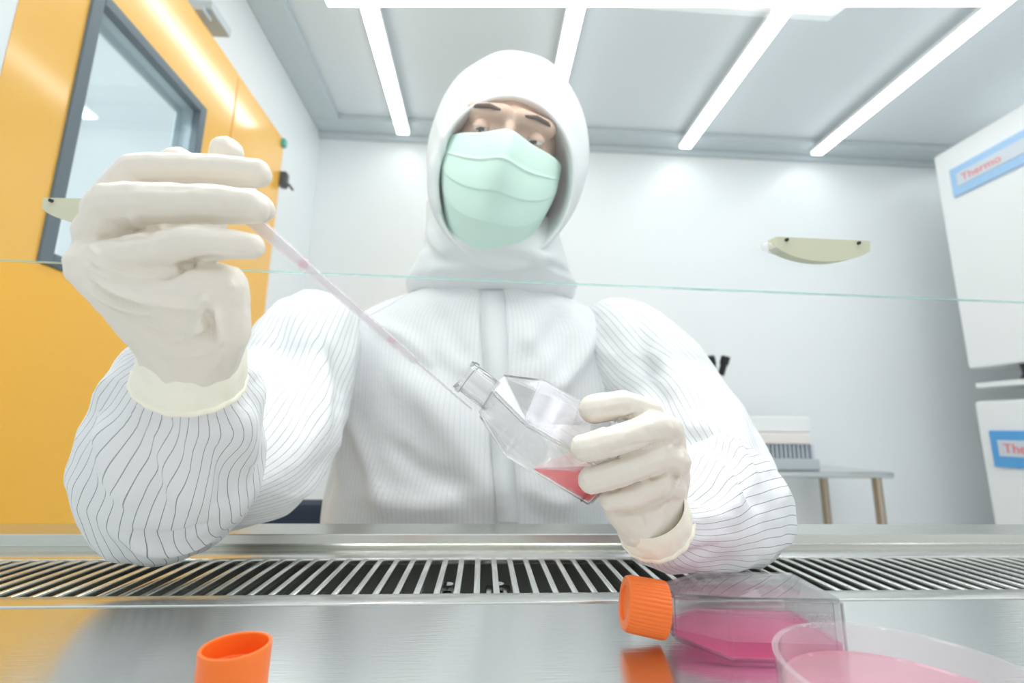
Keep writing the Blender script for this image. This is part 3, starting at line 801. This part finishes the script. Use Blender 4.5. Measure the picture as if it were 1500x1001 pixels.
sl = sleeve('suit_sleeve', [(fr_, 130, fd, 50), (ub, 110, fd, 58)], [
    ([(330, 600), (360, 640), (370, 690)], .005, .006), ([(190, 600), (230, 680), (250, 760)], -.005, .005), ([(215, 630), (250, 700), (290, 760)], .004, .005),
    ([(150, 600), (165, 680), (200, 750)], .005, .006), ([(180, 780), (240, 790), (310, 770)], -.005, .004), ([(190, 795), (250, 806), (320, 788)], .004, .004),
    ([(300, 640), (330, 700), (320, 770)], -.004, .005), ([(230, 610), (260, 640), (280, 690)], -.003, .004), ([(400, 470), (425, 540), (445, 640)], -.008, .008), ([(440, 450), (470, 540), (470, 660)], .007, .009)], M['stripe'])
# his left arm (right in the photo)
A2 = [(957, 790, .252), (990, 778, .272), (1030, 765, .305), (1070, 752, .350)]
ta = tn(A2[0], A2[2]); tb_ = tn(A2[1], A2[3])
fr2 = [ring_px(951, 758, .2525, 40, .015, ta), ring_px(960, 776, .258, 54, .021, ta), ring_px(990, 776, .276, 66, .027, ta), ring_px(1022, 752, .305, 88, .036, ta), ring_px(1058, 736, .340, 98, .042, tb_), ring_px(1082, 738, .366, 88, .036, tb_), ring_px(1098, 742, .382, 50, .02, tb_), ring_px(1106, 744, .392, 10, .004, tb_)]
tc_ = tn((1085, 740, .385), (1010, 580, .50)); td_ = tn((1010, 580, .50), (930, 480, .60))
ub2 = [ring_px(1092, 775, .382, 12, .006, tc_), ring_px(1090, 764, .384, 40, .02, tc_), ring_px(1080, 730, .392, 64, .036, tc_), ring_px(1052, 680, .420, 72, .046, tc_), ring_px(1008, 612, .475, 72, .054, tc_), ring_px(962, 552, .535, 72, .058, td_), ring_px(922, 508, .59, 66, .06, td_), ring_px(890, 478, .625, 44, .045, td_), ring_px(872, 465, .64, 14, .015, td_)]
sl2 = sleeve('suit_sleeve', [(fr2, 120, fd, 44), (ub2, 110, fd, 56)], [
    ([(1010, 660), (1060, 700), (1080, 780)], .005, .006), ([(1000, 620), (1060, 640), (1110, 720)], .006, .006), ([(1010, 640), (1070, 670), (1120, 760)], -.005, .005),
    ([(1000, 720), (1040, 730), (1060, 700)], -.004, .004), ([(960, 820), (1010, 815), (1060, 800)], -.003, .003), ([(950, 470), (990, 540), (1030, 600)], .006, .009), ([(930, 470), (950, 560), (985, 600)], -.006, .007)], M['stripe'])

# gloves -------------------------------------------------------------
def B_(u, v, Y, px): return (P(u, v, Y), R(px, Y))
def glove(name, bm, folds, cuff_rings, cuff_roll):
    me = fuse(name, bm, .0008, 3, .5)
    ruffle(me, .0007, 60, 3); ruffle(me, .00035, 190, 8)
    strokes(me, [(p_, a_ * 1.7, s_) for p_, a_, s_ in folds])
    o = link_me(name, me, M['latex'], person, smooth=True)
    sm_ = o.modifiers.new('soften', 'SMOOTH'); sm_.iterations = 2; sm_.factor = .5
    def cdp(th, t): return .03 * noise.noise(Vector((2.4 * math.cos(th), 2.4 * math.sin(th), t * 3))) + .012 * math.sin(17 * th) * t
    cb = loft(cuff_rings, 120, 30, cdp, cap0=False, cap1=False)
    # rolled bead at the cuff's end
    c, a, b = cuff_rings[-1]
    tube(cb, [Vector(c) + (Vector(a) * math.cos(q) + Vector(b) * math.sin(q)) * (1 + cdp(q, 1)) for q in [2 * PI * i / 96 for i in range(97)]], cuff_roll, 10)
    solid(link('glove_cuff', cb, M['cuff'], o), .0008)
    return o
# his right hand (left in the photo), little-finger side to the camera
bm = bm_new()
chain(bm, [B_(160, 312, .197, 36), B_(200, 250, .193, 26), B_(290, 247, .191, 25), B_(377, 254, .188, 23)])         # middle
chain(bm, [B_(150, 345, .186, 36), B_(172, 304, .181, 38), B_(215, 299, .177, 32), B_(300, 298, .176, 30), B_(370, 304, .176, 26)])   # ring
chain(bm, [B_(150, 392, .183, 36), B_(205, 375, .176, 34), B_(285, 357, .1725, 28), B_(330, 358, .1725, 25.5), B_(366, 361, .173, 22)])   # little
chain(bm, [B_(180, 300, .214, 30), B_(262, 240, .212, 25), B_(330, 270, .209, 23), B_(382, 306, .208, 20)])           # index behind
chain(bm, [B_(262, 430, .226, 36), B_(300, 330, .232, 28), B_(326, 262, .226, 25), B_(331, 224, .220, 24.5)])         # thumb behind
hull(bm, [B_(142, 392, .184, 38), B_(165, 345, .200, 36), B_(195, 285, .212, 30), B_(240, 330, .222, 30), B_(262, 432, .222, 36), B_(245, 440, .190, 46)])   # metacarpals
hull(bm, [B_(142, 394, .184, 37), B_(245, 436, .181, 48), B_(328, 420, .183, 35), B_(322, 486, .192, 40), B_(238, 488, .192, 44)])                            # heel of the hand
hull(bm, [B_(322, 432, .184, 34), B_(318, 486, .192, 42), B_(238, 480, .192, 46), B_(283, 515, .203, 60), B_(285, 538, .210, 55), B_(262, 436, .222, 36)])     # wrist
tR = tn((283, 520, .203), (285, 585, .218))
cuR = [ring_px(284, 494, .2045, 76, .0185, tR), ring_px(284, 516, .209, 80, .021, tR), ring_px(283, 536, .2135, 82, .0235, tR), ring_px(281, 554, .2175, 83, .0245, tR)]
gR = glove('glove', bm, [
    ([(128, 402), (170, 428), (225, 446), (280, 450), (305, 440)], .0016, .0012), ([(120, 418), (180, 450), (250, 462)], .0012, .0014), ([(125, 410), (170, 440), (230, 458)], -.001, .001),
    ([(125, 372), (160, 395), (210, 410), (250, 406)], .0012, .0010), ([(128, 358), (150, 380)], .0009, .0009), ([(124, 388), (165, 412)], .0009, .0009),
    ([(140, 352), (180, 348), (210, 345), (235, 330)], -.0010, .0010), ([(188, 310), (205, 330), (215, 338)], .0010, .0009), ([(195, 342), (220, 335), (240, 328)], -.0012, .0009),
    ([(298, 428), (296, 460), (280, 500)], .0018, .0014), ([(308, 445), (320, 480), (322, 510)], .0016, .0013), ([(300, 440), (307, 470), (305, 505)], -.0014, .0011),
    ([(230, 500), (280, 490), (310, 470)], .0009, .0012), ([(225, 515), (270, 520), (320, 512)], .0008, .0012), ([(268, 384), (278, 390)], -.0010, .0010),
    ([(215, 418), (262, 396), (295, 382), (350, 380)], -.0018, .0010),
    ([(190, 470), (240, 492), (290, 495)], -.0008, .0012), ([(330, 420), (345, 418)], .0008, .001)], cuR, .0011)
# his left hand (right in the photo) around the flask
bm = bm_new()
chain(bm, [B_(950, 606, .238, 23), B_(912, 593, .2345, 22), B_(868, 600, .2335, 22)])                                       # index
chain(bm, [B_(978, 634, .240, 25), B_(958, 626, .2305, 24), B_(905, 645, .2235, 22.5), B_(856, 657, .2235, 20.5)])             # middle
chain(bm, [B_(988, 676, .241, 24), B_(968, 668, .2325, 23.5), B_(915, 690, .2275, 22), B_(866, 704, .2275, 21)])               # ring
chain(bm, [B_(985, 716, .242, 20), B_(968, 708, .2375, 20), B_(928, 728, .2345, 18), B_(892, 733, .235, 15.5)])               # little
hull(bm, [B_(955, 618, .246, 26), B_(978, 640, .245, 26), B_(985, 700, .247, 24), B_(975, 740, .250, 28), B_(930, 745, .262, 30), B_(930, 640, .275, 20)])    # back of the hand
hull(bm, [B_(972, 722, .246, 28), B_(905, 745, .248, 22), B_(935, 745, .262, 34), B_(948, 764, .254, 44), B_(975, 745, .250, 28)])
hull(bm, [B_(946, 764, .2535, 45), B_(956, 772, .260, 43), B_(975, 745, .250, 28)])
chain(bm, [B_(925, 750, .268, 28), B_(890, 706, .282, 24), B_(852, 668, .286, 21), B_(826, 640, .284, 18)])                  # thumb behind the flask
tL = tn((945, 770, .250), (966, 806, .262))
cuL = [ring_px(952, 742, .2500, 50, .0185, tL), ring_px(954, 752, .2525, 53, .0195, tL), ring_px(957, 762, .255, 54, .020, tL), ring_px(960, 770, .257, 53, .020, tL)]
gL = glove('glove', bm, [
    ([(985, 610), (992, 640), (975, 660)], .0012, .0010), ([(998, 650), (996, 690), (975, 740)], .0012, .001), ([(850, 640), (880, 630), (930, 600)], .0006, .0012),
    ([(880, 668), (920, 655), (975, 645)], -.0006, .0008), ([(1000, 690), (985, 720), (965, 745)], .0012, .0010), ([(880, 608), (900, 602), (925, 600)], -.0006, .0012),
    ([(880, 678), (920, 664), (972, 648)], -.0012, .0008), ([(890, 722), (930, 708), (980, 692)], -.0012, .0008), ([(868, 623), (905, 616), (935, 606)], -.001, .0008), ([(900, 752), (940, 748), (985, 735)], -.0012, .0009),
    ([(930, 745), (945, 770)], -.0008, .0012)], cuL, .0010)

# ------------------------------------------------------------------ chair behind the person
ch = empty('chair', (0, .74, ZF), 'navy upholstered lab chair behind the seated person, showing beside the sleeve', 'chair')
bm = bm_new(); box(bm, -.42, .26, .855, .90, -.36, -.03, .02); link('backrest', bm, M['navy'], ch, world=True)
bm = bm_new(); box(bm, -.24, .24, .52, .85, -.53, -.475, .02); link('seat', bm, M['navy'], ch, world=True)
bm = bm_new(); tube(bm, [(0, .72, -.50), (0, .72, ZF + .05)], .025, 16); box(bm, -.03, .03, .86, .90, -.5, -.3, .004); box(bm, -.03, .03, .72, .90, -.515, -.5, .003); link('post', bm, M['chrome'], ch, world=True)
bm = bm_new()
for k in range(5):
    a = 2 * PI * k / 5; tube(bm, [(0, .72, ZF + .06), (.26 * math.cos(a), .72 + .26 * math.sin(a), ZF + .025)], [.025, .02], 10)
link('base', bm, M['chrome'], ch, world=True)

# ------------------------------------------------------------------ table, microscope, rack
TZ = P(1250, 691, 1.82).z
tx1 = P(1311, 692, 1.80).x
tb = empty('lab_table', (1.2, 1.95, ZF), 'stainless steel side table against the back wall, left of the white incubators', 'table')
bm = bm_new(); box(bm, .55, tx1, 1.80, 2.17, TZ - .025, TZ, .008); link('tabletop', bm, M['chrome'], tb, world=True)
lx = P(1286, 720, 1.83).x
for x, y in ((lx, 1.83), (lx, 2.13), (.62, 1.83), (.62, 2.13)):
    bm = bm_new(); tube(bm, [(x, y, ZF), (x, y, TZ - .025)], .017, 24); link('leg', bm, M['legsteel'], tb, world=True)
mc = P(1052, 560, 1.90)
ms = empty('microscope', (mc.x - .05, 1.95, TZ), 'microscope with two black eyepieces on the side table, mostly behind the white sleeve', 'microscope')
e1, e2 = P(1040, 523, 1.88), P(1063, 523, 1.88); b1, b2 = P(1047, 550, 1.90), P(1056, 550, 1.90)
for a, b in ((e1, b1), (e2, b2)):
    bm = bm_new(); d = (a - b); tube(bm, [b, b + d * .55, b + d * .6, a, a + d * .05], [.013, .014, .018, .019, .013], 20); link('eyepiece', bm, M['black'], ms, world=True)
q = P(1050, 556, 1.90)
bm = bm_new(); hull(bm, [((q.x, 1.90, q.z), .022), ((q.x - .05, 1.95, q.z - .06), .04)]); link('head', bm, M['frame'], ms, world=True)
bm = bm_new(); box(bm, q.x - .12, q.x + .0, 1.93, 2.03, TZ, TZ + .05, .01); link('base', bm, M['grey'], ms, world=True)
bm = bm_new(); box(bm, q.x - .09, q.x - .02, 1.96, 2.02, TZ + .05, q.z - .05, .01); link('arm', bm, M['grey'], ms, world=True)
x0, x1 = P(1100, 660, 1.86).x, P(1194, 660, 1.86).x
zz = lambda v: P(1150, v, 1.86).z
rk = empty('tube_rack', ((x0 + x1) / 2, 1.92, TZ), 'low rack with cream lid and row of grey slots on the side table', 'rack')
bm = bm_new(); box(bm, x0 - .02, x1 + .01, 1.85, 2.04, TZ, zz(672), .006); link('base', bm, M['grey'], rk, world=True)
bm = bm_new(); box(bm, x0, x1, 1.89, 2.02, zz(672), zz(651), .002)
for i in range(15):
    xx = x0 + .008 + (x1 - x0 - .016) * i / 14; box(bm, xx - .003, xx + .003, 1.87, 1.892, zz(672), zz(651), .001, 1)
box(bm, x0, x0 + .008, 1.865, 1.89, zz(672), zz(651), .001, 1); box(bm, x1 - .008, x1, 1.865, 1.89, zz(672), zz(651), .001, 1)
link('slots', bm, [M['frame'], M['silver']], rk, world=True)
bm = bm_new(); box(bm, x0 + .005, x1 - .01, 1.86, 2.03, zz(651), zz(634), .008); link('lid', bm, M['cream'], rk, world=True)
bm = bm_new(); box(bm, x0 - .03, x1 + .01, 1.88, 2.0, zz(634) + .0002, zz(610), .01)
wb = link('storage_box', bm, M['white'])
tag(wb, 'low white box on top of the cream-lidded rack', 'box')

# ------------------------------------------------------------------ incubators
IX = P(1366, 231, 1.90).x; IYF = 1.90; ITOP = P(1366, 231, 1.90).z
gap1, gap0 = P(1412, 541, 1.9).z, P(1415, 588, 1.9).z
def incubator(z0, z1, label, panel_px, mat_panel, upper):
    t = empty('incubator', (IX + .35, 1.4, z0), label, 'incubator', 'stacked white incubators')
    fh = gap1 - z0 if upper else .03
    bm = bm_new(); box(bm, IX, IX + .68, .95, IYF, z0 + fh, z1, .012); link('body', bm, M['white'], t, world=True)
    for y in (IYF - .20, 1.05):
        for x in (IX + .05, IX + .6):
            bm = bm_new(); tube(bm, [(x, y, z0), (x, y, z0 + fh * .4), (x, y, z0 + fh)], [.040, .030, .034], 18); link('foot', bm, M['black'], t, world=True)
    # badge on the face
    def onf(u, v):
        d = ray(u, v); k = (IX - CAM.x) / d.x; p = CAM + d * k; return p.y, p.z
    (ya, za), (yb, zb) = onf(*panel_px[0]), onf(*panel_px[1])
    y1, y0, zt, zb_ = ya, ya - .62, za, zb
    bm = bm_new(); box(bm, IX - .012, IX + .002, y0, y1, zb_, zt, .004); pn = link('badge_panel', bm, mat_panel, t, world=True)
    hh = zt - zb_
    bm = bm_new(); box(bm, IX - .015, IX - .011, y1 - .34, y1 - .03, zb_ + hh * .30, zb_ + hh * .74, .001); link('nameplate', bm, M['silver'], pn, world=False)
    cu = bpy.data.curves.new('lettering', 'FONT'); cu.body = 'Thermo'; cu.size = hh * .36; cu.extrude = .0006; cu.align_x = 'LEFT'
    to = bpy.data.objects.new('t', cu); C.objects.link(to)
    dg = bpy.context.evaluated_depsgraph_get(); dg.update()
    lm = bpy.data.meshes.new_from_object(to.evaluated_get(dg)); bpy.data.objects.remove(to)
    mt = frame_mat(Vector((IX - .0156, y1 - .05, zb_ + hh * .40)), Vector((0, -1, 0)), Vector((0, 0, 1)), Vector((-1, 0, 0)))
    lm.transform(mt); link_me('lettering', lm, M['red'], pn, smooth=False)
    if upper:
        bm = bm_new(); box(bm, IX - .03, IX - .012, y0 + .02, y1 - .38, zb_ + hh * .2, zt - hh * .25, .008); link('handle', bm, M['white'], pn, world=False)
incubator(gap0 + (gap1 - gap0) * .56 + .0005, ITOP, 'upper white incubator with a light blue badge panel, stacked on the other', ((1393, 250), (1398, 291)), M['lblue'], True)
incubator(ZF, gap0, 'lower white incubator with a saturated blue badge panel, carrying the other', ((1451, 631), (1458, 684)), M['blue'], False)
PZ0, PZ1 = gap0 + (gap1 - gap0) * .40, gap0 + (gap1 - gap0) * .56
sp = empty('stacking_frame', (IX + .35, 1.4, gap0), 'thin white shelf on black feet between the two stacked incubators', 'shelf')
bm = bm_new(); box(bm, IX + .01, IX + .67, .97, IYF - .01, PZ0, PZ1, .004); link('shelf_plate', bm, M['white'], sp, world=True)
for y in (IYF - .22, 1.08):
    for x in (IX + .05, IX + .6):
        bm = bm_new(); tube(bm, [(x, y, gap0 + .0005), (x, y, PZ0 - .03), (x, y, PZ0)], [.030, .030, .040], 20); link('foot', bm, M['black'], sp, world=True)

# ------------------------------------------------------------------ lamps of the cabinet and the ceiling strips, added fill lamps
area('cabinet_lamp', (.0, .265, .62), (0, 0, 0), .95, .12, 3.0, (1, .99, .97))
for x in XS + [2.43]:  # last one has no fixture: added fill for the wall by the incubators
    area('strip_and_fill_lamp', (x, .9, ZC - .075), (0, 0, 0), .05, 2.4, 2.5, (.97, .99, 1))
area('corridor_fill', (XL - .6, .9, 1.4), (0, 0, 0), .6, 1.6, 30, (.95, .98, 1))  # added fill without a fixture, brightens the view through the door window
